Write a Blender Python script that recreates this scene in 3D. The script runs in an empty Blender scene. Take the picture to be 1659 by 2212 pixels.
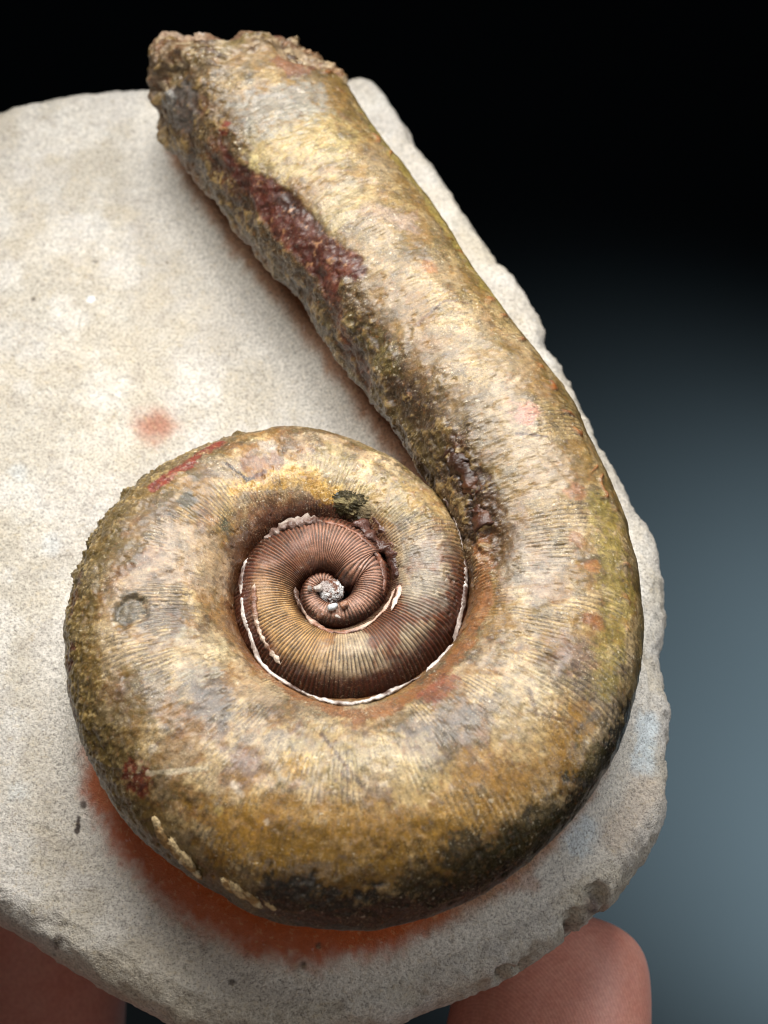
import bpy, math, random
import numpy as np
from mathutils import Vector, Matrix

# ------------------------------------------------------------------ scene, camera, world, lamps
# one Blender unit is one centimetre
sc = bpy.context.scene
sc.unit_settings.scale_length = 0.01
TILT = math.radians(30.0); DIST = 20.0; FPX = 4700.0; TGT = np.array([0.0, 0.0, 0.6])
ST, CT = math.sin(TILT), math.cos(TILT)
CAM = TGT + DIST * np.array([0, -ST, CT])
cd = bpy.data.cameras.new('camera'); cam = bpy.data.objects.new('camera', cd)
sc.collection.objects.link(cam); sc.camera = cam
cam.location = CAM.tolist(); cam.rotation_euler = (TILT, 0, 0)
cd.sensor_fit = 'VERTICAL'; cd.sensor_height = 24.0; cd.sensor_width = 18.0
cd.lens = 24.0 * FPX / 2212.0
cd.clip_start = 0.5; cd.clip_end = 500.0
cd.dof.use_dof = True; cd.dof.focus_distance = 19.0; cd.dof.aperture_fstop = 0.25

w = bpy.data.worlds.new('World'); sc.world = w; w.use_nodes = True
w.node_tree.nodes['Background'].inputs[0].default_value = (0.75, 0.85, 1.0, 1)
w.node_tree.nodes['Background'].inputs[1].default_value = 0.012

def lamp(name, kind, loc, aim, power, size=1.0, color=(1, 1, 1), **kw):
    l = bpy.data.lights.new(name, kind); l.energy = power; l.color = color
    if kind == 'AREA':
        l.shape = 'RECTANGLE'; l.size = size[0]; l.size_y = size[1]
    if kind == 'SPOT':
        l.shadow_soft_size = size
    for k, v in kw.items(): setattr(l, k, v)
    o = bpy.data.objects.new(name, l); sc.collection.objects.link(o)
    o.location = loc
    o.rotation_euler = (Vector(aim) - Vector(loc)).to_track_quat('-Z', 'Y').to_euler()
    return o
# window-like soft light from above and to the right, weak fill from the camera side
lamp('window_light', 'AREA', (-0.4, 5.6, 11.4), (0.1, 0.3, 0.3), 1500, (14, 6.5), (1.0, 0.975, 0.935), spread=math.radians(95))
lamp('fill_light', 'AREA', (13.5, -3.2, 6.0), (1.5, -3.5, -1), 560, (6, 6), (0.97, 0.98, 1.0))
lamp('front_fill', 'AREA', (-3.0, -12.0, 6.0), (-0.3, -2.2, 0.9), 40, (8, 3), (1.0, 0.88, 0.78), spread=math.radians(70))  # added warm fill, lifts the shaded front of the coil, no visible source
lamp('background_light', 'SPOT', (36.0, 2.0, -16.0), (17.5, 13.5, -40.0), 280000, 3.0, (0.82, 0.95, 1.0), spot_size=math.radians(43), spot_blend=1.0)

sc.view_settings.view_transform = 'Standard'; sc.view_settings.look = 'None'
sc.view_settings.exposure = 0.0; sc.view_settings.gamma = 1.0
sc.view_settings.use_curve_mapping = False
sc.render.engine = 'CYCLES'
sc.cycles.filter_width = 1.1
sc.cycles.use_denoising = True

# ------------------------------------------------------------------ numeric helpers
RNG = np.random.default_rng(11)
LAT = RNG.random((32, 32, 32)).astype(np.float32)
def noise(p, f=1.0, off=0.0):
    """smooth value noise in 0..1 on points (n,3)"""
    q = (np.asarray(p) * f + off + 100.0)
    i = np.floor(q).astype(np.int32); t = (q - i).astype(np.float32)
    t = t * t * t * (t * (t * 6 - 15) + 10)
    x0, y0, z0 = (i[..., 0] & 31), (i[..., 1] & 31), (i[..., 2] & 31)
    x1, y1, z1 = (x0 + 1) & 31, (y0 + 1) & 31, (z0 + 1) & 31
    tx, ty, tz = t[..., 0], t[..., 1], t[..., 2]
    a = LAT[x0, y0, z0] * (1 - tx) + LAT[x1, y0, z0] * tx
    b = LAT[x0, y1, z0] * (1 - tx) + LAT[x1, y1, z0] * tx
    c = LAT[x0, y0, z1] * (1 - tx) + LAT[x1, y0, z1] * tx
    d = LAT[x0, y1, z1] * (1 - tx) + LAT[x1, y1, z1] * tx
    e = a * (1 - ty) + b * ty; g = c * (1 - ty) + d * ty
    return e * (1 - tz) + g * tz
RM = np.array([[0.36, 0.48, -0.8], [-0.8, 0.6, 0.0], [0.48, 0.64, 0.6]])
def fbm(p, f=1.0, octv=4, gain=0.5, off=0.0):
    p = np.asarray(p) * f; s = 0.0; A = 1.0; T = 0.0
    for k in range(octv):
        s = s + A * noise(p, 1.0, off + 7.3 * k); T += A
        p = (p @ RM) * 2.03; A *= gain
    return s / T
def sstep(a, b, x):
    t = np.clip((x - a) / (b - a), 0, 1); return t * t * (3 - 2 * t)
def lin(c):
    c = np.asarray(c, float) / 255.0
    return np.where(c <= 0.04045, c / 12.92, ((c + 0.055) / 1.055) ** 2.4)
def mixc(col, c, m):
    m = np.clip(m, 0, 1)[..., None]
    return col * (1 - m) + np.asarray(c) * m
def proj(P):
    d = np.asarray(P) - CAM; dep = -(d[..., 1] * -ST + d[..., 2] * CT)
    return np.stack([829.5 + FPX * d[..., 0] / dep, 1106 - FPX * (d[..., 1] * CT + d[..., 2] * ST) / dep], -1), dep
def on_plane(px, py, z):
    u, v = (px - 829.5) / FPX, (1106 - py) / FPX
    d = np.array([u, v * CT + ST, v * ST - CT]); return CAM + d * ((z - CAM[2]) / d[2])
def gsmooth(x, sig):
    if sig <= 0: return x
    k = np.arange(-int(4 * sig) - 1, int(4 * sig) + 2); g = np.exp(-0.5 * (k / sig) ** 2); g /= g.sum()
    n = len(k) // 2
    xp = np.concatenate([2 * x[0] - x[n:0:-1], x, 2 * x[-1] - x[-2:-n - 2:-1]])
    return np.convolve(xp, g, 'valid')

# ------------------------------------------------------------------ mesh helpers
def link(o, parent=None):
    sc.collection.objects.link(o)
    if parent is not None: o.parent = parent
    return o
def mesh_obj(name, V, faces, mat, parent=None, col=None, attrs=None, smooth=True):
    """V (n,3); faces: (m,4) or (m,3) array or list of such arrays"""
    if not isinstance(faces, (list, tuple)): faces = [faces]
    loops = np.concatenate([f.ravel() for f in faces]).astype(np.int32)
    tot = np.concatenate([np.full(len(f), f.shape[1]) for f in faces]).astype(np.int32)
    start = np.concatenate([[0], np.cumsum(tot)[:-1]]).astype(np.int32)
    me = bpy.data.meshes.new(name)
    me.vertices.add(len(V)); me.vertices.foreach_set('co', np.asarray(V, np.float32).ravel())
    me.loops.add(len(loops)); me.loops.foreach_set('vertex_index', loops)
    me.polygons.add(len(tot)); me.polygons.foreach_set('loop_start', start)
    me.polygons.foreach_set('loop_total', tot)
    me.polygons.foreach_set('use_smooth', np.full(len(tot), smooth))
    if col is not None:
        a = me.color_attributes.new('pigment', 'FLOAT_COLOR', 'POINT')
        c4 = np.ones((len(V), 4), np.float32); c4[:, :3] = np.clip(col, 0, 1)
        a.data.foreach_set('color', c4.ravel())
    for k, v in (attrs or {}).items():
        if np.ndim(v) == 3 or (np.ndim(v) == 2 and np.shape(v)[-1] == 3):
            a = me.attributes.new(k, 'FLOAT_VECTOR', 'POINT'); a.data.foreach_set('vector', np.asarray(v, np.float32).ravel()); continue
        a = me.attributes.new(k, 'FLOAT', 'POINT'); a.data.foreach_set('value', np.asarray(v, np.float32).ravel())
    me.update(calc_edges=True); me.validate()
    me.materials.append(mat)
    return link(bpy.data.objects.new(name, me), parent)
def grid_faces(nr, nc, wrap=True):
    i = np.arange(nr - 1)[:, None]; j = np.arange(nc if wrap else nc - 1)[None, :]
    j1 = (j + 1) % nc
    return np.stack([i * nc + j, i * nc + j1, (i + 1) * nc + j1, (i + 1) * nc + j], -1).reshape(-1, 4)
def grid_normals(P, wrap=True):
    du = np.gradient(P, axis=0)
    dv = (np.roll(P, -1, 1) - np.roll(P, 1, 1)) if wrap else np.gradient(P, axis=1)
    n = np.cross(dv, du); return n / (np.linalg.norm(n, axis=-1, keepdims=True) + 1e-12)

# ------------------------------------------------------------------ materials
class NT:
    def __init__(s, name):
        s.m = bpy.data.materials.new(name); s.m.use_nodes = True
        s.t = s.m.node_tree; s.b = s.t.nodes['Principled BSDF']
    def n(s, typ, **kw):
        nd = s.t.nodes.new(typ)
        for k, v in kw.items():
            if k.startswith('i_'):
                nd.inputs[int(k[2:]) if k[2:].isdigit() else k[2:].replace('_', ' ')].default_value = v
            else: setattr(nd, k, v)
        return nd
    def l(s, a, b): s.t.links.new(a, b)
    def noise(s, scale, detail=4, rough=0.6, vec=None):
        nd = s.n('ShaderNodeTexNoise'); nd.inputs['Scale'].default_value = scale
        nd.inputs['Detail'].default_value = detail; nd.inputs['Roughness'].default_value = rough
        s.l(vec or s.co(), nd.inputs['Vector']); return nd.outputs['Fac']
    def co(s):
        if not hasattr(s, '_co'): s._co = s.n('ShaderNodeTexCoord').outputs['Object']
        return s._co
    def ramp(s, fac, stops):
        r = s.n('ShaderNodeValToRGB'); e = r.color_ramp.elements
        while len(e) < len(stops): e.new(0.5)
        for k, (p, c) in zip(e, stops):
            k.position = p; k.color = (c, c, c, 1) if np.isscalar(c) else (*c, 1)
        s.l(fac, r.inputs[0]); return r.outputs[0]
    def mix(s, fac, a, b, mode='MIX'):
        m = s.n('ShaderNodeMix', data_type='RGBA', blend_type=mode)
        for sock, v in ((m.inputs[0], fac), (m.inputs[6], a), (m.inputs[7], b)):
            if hasattr(v, 'is_linked'): s.l(v, sock)
            else: sock.default_value = v if np.isscalar(v) else (*v, 1)
        return m.outputs[2]
    def math(s, op, a, b=0.0):
        m = s.n('ShaderNodeMath', operation=op)
        for sock, v in ((m.inputs[0], a), (m.inputs[1], b)):
            if hasattr(v, 'is_linked'): s.l(v, sock)
            else: sock.default_value = v
        return m.outputs[0]
    def attr(s, name): return s.n('ShaderNodeAttribute', attribute_name=name)
    def bump(s, h, strength=0.5, dist=0.02, prev=None):
        b = s.n('ShaderNodeBump'); b.inputs['Strength'].default_value = strength
        b.inputs['Distance'].default_value = dist; s.l(h, b.inputs['Height'])
        if prev is not None: s.l(prev, b.inputs['Normal'])
        return b.outputs[0]
    def out(s, color=None, rough=None, normal=None, spec=None):
        for v, k in ((color, 'Base Color'), (rough, 'Roughness'), (normal, 'Normal'), (spec, 'Specular IOR Level')):
            if v is None: continue
            if hasattr(v, 'is_linked'): s.l(v, s.b.inputs[k])
            else: s.b.inputs[k].default_value = v if np.isscalar(v) else (*v, 1)
        return s.m

def shell_material():
    t = NT('fossil_calcite')
    base = t.attr('pigment').outputs['Color']
    gr = t.attr('grain').outputs['Fac']
    n1 = t.noise(38, 5, 0.7); n2 = t.noise(95, 3, 0.6); n3 = t.noise(11, 6, 0.65)
    # mottling: value multiplies, warm and grey flecks
    v = t.ramp(n1, [(0.32, 0.38), (0.46, 0.84), (0.57, 1.10), (0.70, 1.55)])
    c = t.mix(t.math('MULTIPLY', gr, 1.0), base, t.mix(1.0, base, v, 'MULTIPLY'))
    v2 = t.ramp(n3, [(0.34, 0.50), (0.5, 1.0), (0.66, 1.35)])
    c = t.mix(0.75, c, t.mix(1.0, c, v2, 'MULTIPLY'))
    mp = t.n('ShaderNodeMapping'); mp.inputs['Scale'].default_value = (34, 6, 1); t.l(t.attr('skin').outputs['Vector'], mp.inputs['Vector'])
    stk = t.noise(1.0, 5, 0.7, mp.outputs[0])
    c = t.mix(0.8, c, t.mix(1.0, c, t.ramp(stk, [(0.32, 0.55), (0.48, 0.97), (0.68, 1.3)]), 'MULTIPLY'))
    warm = t.ramp(t.noise(24, 4, 0.7), [(0.56, 0.0), (0.68, 1.0)])
    c = t.mix(t.math('MULTIPLY', warm, 0.30), c, lin((160, 104, 58)))
    grey = t.ramp(t.noise(17, 5, 0.7), [(0.56, 0.0), (0.70, 1.0)])
    c = t.mix(t.math('MULTIPLY', grey, 0.45), c, lin((112, 102, 100)))
    # bright sugary calcite grains and dark pores
    sp = t.ramp(n2, [(0.58, 0.0), (0.68, 1.0)])
    c = t.mix(t.math('MULTIPLY', sp, t.math('MULTIPLY', gr, 0.5)), c, lin((236, 220, 178)))
    wh = t.ramp(t.noise(27, 1, 0.5), [(0.70, 0.0), (0.74, 1.0)])
    c = t.mix(t.math('MULTIPLY', wh, t.math('MULTIPLY', gr, 0.5)), c, lin((236, 224, 196)))
    pore = t.ramp(t.noise(60, 2, 0.5), [(0.27, 1.0), (0.36, 0.0)])
    c = t.mix(t.math('MULTIPLY', pore, 0.7), c, lin((46, 32, 18)))
    h = t.math('ADD', t.math('MULTIPLY', n1, 0.9), t.math('MULTIPLY', n2, 0.5))
    b = t.bump(h, 0.5, 0.02)
    r = t.ramp(n1, [(0.35, 0.52), (0.65, 0.27)])
    t.b.inputs['Coat Weight'].default_value = 0.3; t.b.inputs['Coat Roughness'].default_value = 0.22
    return t.out(c, r, b, 0.45)

def rock_material():
    t = NT('limestone')
    base = t.attr('pigment').outputs['Color']
    n1 = t.noise(36, 3, 0.65); n2 = t.noise(62, 2, 0.55); n3 = t.noise(7, 6, 0.6)
    v = t.ramp(n1, [(0.33, 0.45), (0.45, 0.86), (0.56, 1.05), (0.66, 1.25)])
    keep = t.math('SUBTRACT', 1.0, t.attr('painted_glow').outputs['Fac'])  # stipple fades where amber light is painted
    c = t.mix(t.math('MULTIPLY', keep, 0.8), base, t.mix(1.0, base, v, 'MULTIPLY'))
    c = t.mix(0.7, c, t.mix(1.0, c, t.ramp(n3, [(0.3, 0.88), (0.5, 1.0), (0.7, 1.06)]), 'MULTIPLY'))
    yel = t.ramp(t.noise(20, 4, 0.65), [(0.55, 0.0), (0.68, 1.0)])
    c = t.mix(t.math('MULTIPLY', yel, 0.22), c, lin((206, 184, 140)))
    dk = t.ramp(n2, [(0.32, 1.0), (0.41, 0.0)])
    c = t.mix(t.math('MULTIPLY', keep, t.math('MULTIPLY', dk, 0.65)), c, lin((96, 90, 86)))
    bl = t.ramp(t.noise(9, 3, 0.6), [(0.66, 0.0), (0.72, 1.0)])
    c = t.mix(t.math('MULTIPLY', bl, 0.15), c, lin((214, 224, 230)))
    h = t.math('ADD', n1, t.math('MULTIPLY', n2, 0.6))
    return t.out(c, 0.82, t.bump(h, 0.7, 0.022), 0.25)

def crystal_material():
    t = NT('calcite_crystal')
    base = t.attr('pigment').outputs['Color']
    c = t.mix(0.8, base, t.mix(1.0, base, t.ramp(t.noise(45, 4, 0.7), [(0.3, 0.5), (0.5, 1.0), (0.7, 1.35)]), 'MULTIPLY'))
    return t.out(c, 0.28, t.bump(t.noise(50, 4, 0.6), 0.5, 0.02), 0.6)

def skin_material():
    t = NT('skin')
    co = t.co()
    n1 = t.noise(3.0, 4, 0.6); n2 = t.noise(26, 4, 0.6)
    c = t.ramp(n1, [(0.3, lin((222, 152, 136))), (0.7, lin((234, 174, 158)))])
    c = t.mix(0.35, c, t.ramp(n2, [(0.35, lin((176, 100, 84))), (0.65, lin((226, 164, 140)))]))
    ph = t.attr('ridge').outputs['Fac']
    wob = t.math('ADD', ph, t.math('MULTIPLY', t.noise(3.5, 2, 0.5), 9.0))
    rid = t.math('SINE', wob)
    amp = t.attr('ridge_amount').outputs['Fac']
    c = t.mix(t.math('MULTIPLY', amp, t.ramp(rid, [(0.0, 0.14), (0.6, 0.0)])), c, lin((176, 100, 84)))
    b = t.bump(t.math('MULTIPLY', rid, amp), 0.10, 0.003)
    b = t.bump(n2, 0.15, 0.02, b)
    t.b.inputs['Subsurface Weight'].default_value = 0.25
    t.b.inputs['Subsurface Radius'].default_value = (0.5, 0.16, 0.08)
    t.b.inputs['Subsurface Scale'].default_value = 0.35
    return t.out(c, 0.45, b, 0.4)

def backdrop_material():
    t = NT('matte_backdrop')
    n = t.noise(0.05, 3, 0.5)
    return t.out(t.ramp(n, [(0.3, (0.040, 0.050, 0.056)), (0.7, (0.048, 0.059, 0.066))]), 1.0, None, 0.0)
M_SHELL, M_ROCK, M_CRYS, M_SKIN, M_BACK = shell_material(), rock_material(), crystal_material(), skin_material(), backdrop_material()

# ------------------------------------------------------------------ setting: the dark background far below
V = np.array([[-160, -160, -40], [160, -160, -40], [160, 200, -40], [-160, 200, -40]], float)
bg = mesh_obj('background', V, np.array([[0, 1, 2, 3]]), M_BACK); bg['kind'] = 'structure'

# ------------------------------------------------------------------ the specimen: one thing, stone slab and fossil in it
spec = bpy.data.objects.new('fossil_specimen', None); link(spec)
spec.empty_display_size = 1.0
spec['label'] = 'golden brown coiled fossil with long straight shaft on a pale limestone slab'
spec['category'] = 'fossil'

# ---- centre line of the shell: spiral then straight shaft
OX, OY, ZC = -0.471, -1.124, 0.95
RAD = np.array([0.10, 0.11, 0.12, 0.135, 0.15, 0.165, 0.18, 0.195, 0.21, 0.222, 0.232, 0.24, 0.248, 0.255, 0.262, 0.268, 0.275, 0.282, 0.29, 0.3,
 0.31, 0.32, 0.33, 0.342, 0.354, 0.366, 0.38, 0.395, 0.413, 0.435, 0.46, 0.487, 0.514, 0.542, 0.571, 0.603, 0.638, 0.675, 0.71, 0.742, 0.77,
 0.794, 0.812, 0.826, 0.838, 0.848, 0.855, 0.86, 0.863, 0.864, 0.866, 0.87, 0.876, 0.885, 0.9, 0.925, 0.955, 0.99, 1.03, 1.065, 1.092, 1.11, 1.125,
 1.14, 1.158, 1.18, 1.204, 1.228, 1.254, 1.283, 1.316, 1.354, 1.395, 1.441, 1.49, 1.545, 1.61, 1.688, 1.768, 1.842, 1.905, 1.963, 2.028, 2.105,
 2.178, 2.236, 2.285, 2.337, 2.396, 2.457, 2.515, 2.574, 2.647, 2.741, 2.838, 2.908, 2.936, 2.925, 2.892, 2.864, 2.845, 2.822, 2.79, 2.757, 2.74,
 2.745, 2.775])
PHI = np.radians(-1040 + 10.0 * np.arange(len(RAD)))
TAU = 2 * math.pi
RAD = RAD + .085 * np.maximum(0, -np.sin(PHI)) ** 2 * sstep(math.radians(-200), math.radians(-150), PHI)
inn = np.where(PHI - TAU < PHI[0], RAD * 0.35, np.interp(PHI - TAU, PHI, RAD) * 0.97)
ca, cc = (RAD - inn) / 2, (RAD + inn) / 2
sel = PHI <= math.radians(20.1)
ZL = lambda p: ZC + .19 * float(sstep(math.radians(-610), math.radians(-800), np.array(p)))
K = [(OX + c * math.cos(p), OY + c * math.sin(p), a, a * (1.08 - 0.24 * float(sstep(-7.2, -4.6, np.array(p)))), ZL(p)) for p, c, a in zip(PHI[sel], cc[sel], ca[sel])]
K += [(0.985, 0.685, 0.775, 0.715, ZC), (0.70, 1.115, 0.765, 0.715, ZC), (0.25, 1.88, 0.78, 0.735, ZC), (-0.261, 2.789, 0.832, 0.79, ZC),
      (-0.83, 3.60, 0.868, 0.83, ZC), (-1.565, 4.92, 0.935, 0.89, ZC), (-2.06, 5.78, 0.975, 0.93, ZC)]
K = np.array(K)
kl = np.concatenate([[0], np.cumsum(np.hypot(*np.diff(K[:, :2], axis=0).T))])
NS = 6000
SS = np.linspace(0, kl[-1], NS); DS = SS[1]
CL = np.stack([np.interp(SS, kl, K[:, k]) for k in range(5)], -1)
for k in range(5):
    near = gsmooth(CL[:, k], 0.03 / DS); far = gsmooth(CL[:, k], 0.22 / DS)
    wgt = sstep(1.5, 6.0, SS); CL[:, k] = near * (1 - wgt) + far * wgt
TG = np.gradient(CL[:, :2], axis=0); TG /= np.linalg.norm(TG, axis=1)[:, None]
NX, NY = TG[:, 1], -TG[:, 0]
kphi = np.interp(SS, kl[:sel.sum()], PHI[sel])            # spiral angle along the line
S_SPLIT = float(np.interp(math.radians(-375), PHI[sel], kl[:sel.sum()]))
S_START = float(np.interp(math.radians(-1000), PHI[sel], kl[:sel.sum()]))
S_END = kl[-1] - 0.02
# rib phase: spacing grows outward
spacing = 0.026 + 0.016 * sstep(1.0, 9.0, SS)
RIB = np.cumsum(DS / spacing) * TAU

def section(v, ex):
    e = 2.0 / ex
    cx, sx = np.cos(v), np.sin(v)
    return np.sign(cx) * np.abs(cx) ** e, np.sign(sx) * np.abs(sx) ** e
def sweep(S, Vv):
    """S (nr,nc) arc positions, Vv (nc,) section angles -> base surface"""
    x = np.interp(S, SS, CL[:, 0]); y = np.interp(S, SS, CL[:, 1])
    a = np.interp(S, SS, CL[:, 2]); b = np.interp(S, SS, CL[:, 3])
    nx = np.interp(S, SS, NX); ny = np.interp(S, SS, NY)
    n, z = section(Vv[None, :], np.where(np.sin(Vv)[None, :] < 0, 1.9, 2.15 + .18 * sstep(4.5, 8.0, S) - .08 * sstep(15.0, 18.5, S)))
    return np.stack([x + nx * a * n, y + ny * a * n, np.interp(S, SS, CL[:, 4]) + b * z * np.where(z < 0, 1 - .52 * sstep(5.0, 8.0, S), 1.0)], -1)
def vgrid(n):
    """section angles: dense on the upper side, coarse below"""
    u = np.linspace(-math.pi / 2, 1.5 * math.pi, 4001)
    d = np.where((u > -0.75) & (u < math.pi + 0.55), 1.0, 0.35)
    c = np.concatenate([[0], np.cumsum(d[:-1])]); c /= c[-1]
    return np.interp(np.arange(n) / n, c, u)

# ---- outline of the broken end (photo pixels) cuts the shaft
TOPX = [250, 315, 318, 330, 345, 370, 400, 430, 460, 490, 510, 530, 570, 600, 625, 650, 680, 700, 720, 735, 900]
TOPY = [200, 200, 130, 95, 66, 68, 72, 62, 58, 62, 76, 88, 96, 107, 104, 98, 92, 104, 122, 150, 260]
NV = 230
VO = vgrid(NV)
srow = np.linspace(S_SPLIT, S_END, 1200)
base = sweep(np.repeat(srow[:, None], NV, 1), VO)
pp, _ = proj(base)
above = (pp[..., 1] < np.interp(pp[..., 0], TOPX, TOPY)) & (srow[:, None] > S_END - 3.2)
first = np.where(above.any(0), above.argmax(0), len(srow) - 1)
send = srow[first]
lim = np.median(send[(VO > 0.3) & (VO < 2.6)]) + .10
send = lim + np.interp(VO, [-1.6, -.4, .3, .62, .85, 1.1, 1.45, 1.75, 2.1, 2.4, 2.7, 3.1, 3.6, 4.7], [.1, .05, .04, .06, .0, .02, .10, .28, .50, .64, .66, .56, .34, .15])
print('shaft end', lim, 'of', S_END)

class Surf: pass
def build_grid(s0, s1, nr, Vv, ends=None):
    g = Surf()
    t = np.linspace(0, 1, nr)[:, None]
    if ends is None: S = np.repeat(s0 + (s1 - s0) * t, len(Vv), 1)
    else:
        S = s0 + (s1 - s0) * t; S = np.repeat(S, len(Vv), 1)
        k = sstep(s1 - 2.0, s1, S) ; S = S + k * (ends[None, :] - s1)
    g.S, g.V = S, np.repeat(Vv[None, :], nr, 0)
    # ribs lean gently forward on the flank
    g.P = sweep(S, Vv); g.N = grid_normals(g.P)
    if np.mean((g.N * (g.P - g.P.mean(1, keepdims=True))).sum(-1)) < 0: g.N = -g.N
    q, dep = proj(g.P); g.q, g.dep = q, dep
    view = CAM - g.P; view /= np.linalg.norm(view, axis=-1, keepdims=True)
    g.face = (g.N * view).sum(-1)
    g.sub = [x[::4, ::2] for x in (g.q, g.dep, g.face, g.P, g.N, g.S, g.V)]
    return g
NRO = 2300
GO = build_grid(S_SPLIT, lim, NRO, VO, send)
VI = vgrid(150)
GI = build_grid(S_START, S_SPLIT, 1300, VI)

def locate(px, py, grids=None):
    """surface point seen at a photo pixel"""
    best = None
    for g in grids or (GO, GI):
        Q, DP, FC, PP, NN, SX, VX = g.sub
        d = np.hypot(Q[..., 0] - px, Q[..., 1] - py); d = np.where(FC > 0.02, d, 1e9)
        m = d.min(); near = np.where(d < m + 3.0, DP, 1e9); k = np.unravel_index(near.argmin(), near.shape)
        if m < 12 and (best is None or DP[k] < best[0]): best = (DP[k], PP[k], NN[k], SX[k], VX[k])
        elif best is None: best = (1e8, PP[k], NN[k], SX[k], VX[k]) if m < 80 else None
    return best if best is not None else (0, on_plane(px, py, ZC + 0.3), np.array([0, 0, 1.0]), 0, 0)
PXCM = 235.0
def seg_dist(P, pts):
    d = np.full(P.shape[:-1], 1e9)
    pts = np.asarray(pts)
    for a, b in zip(pts[:-1], pts[1:]):
        ab = b - a; t = np.clip(((P - a) @ ab) / (ab @ ab + 1e-12), 0, 1)
        d = np.minimum(d, np.linalg.norm(P - a - t[..., None] * ab, axis=-1))
    return d

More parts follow.
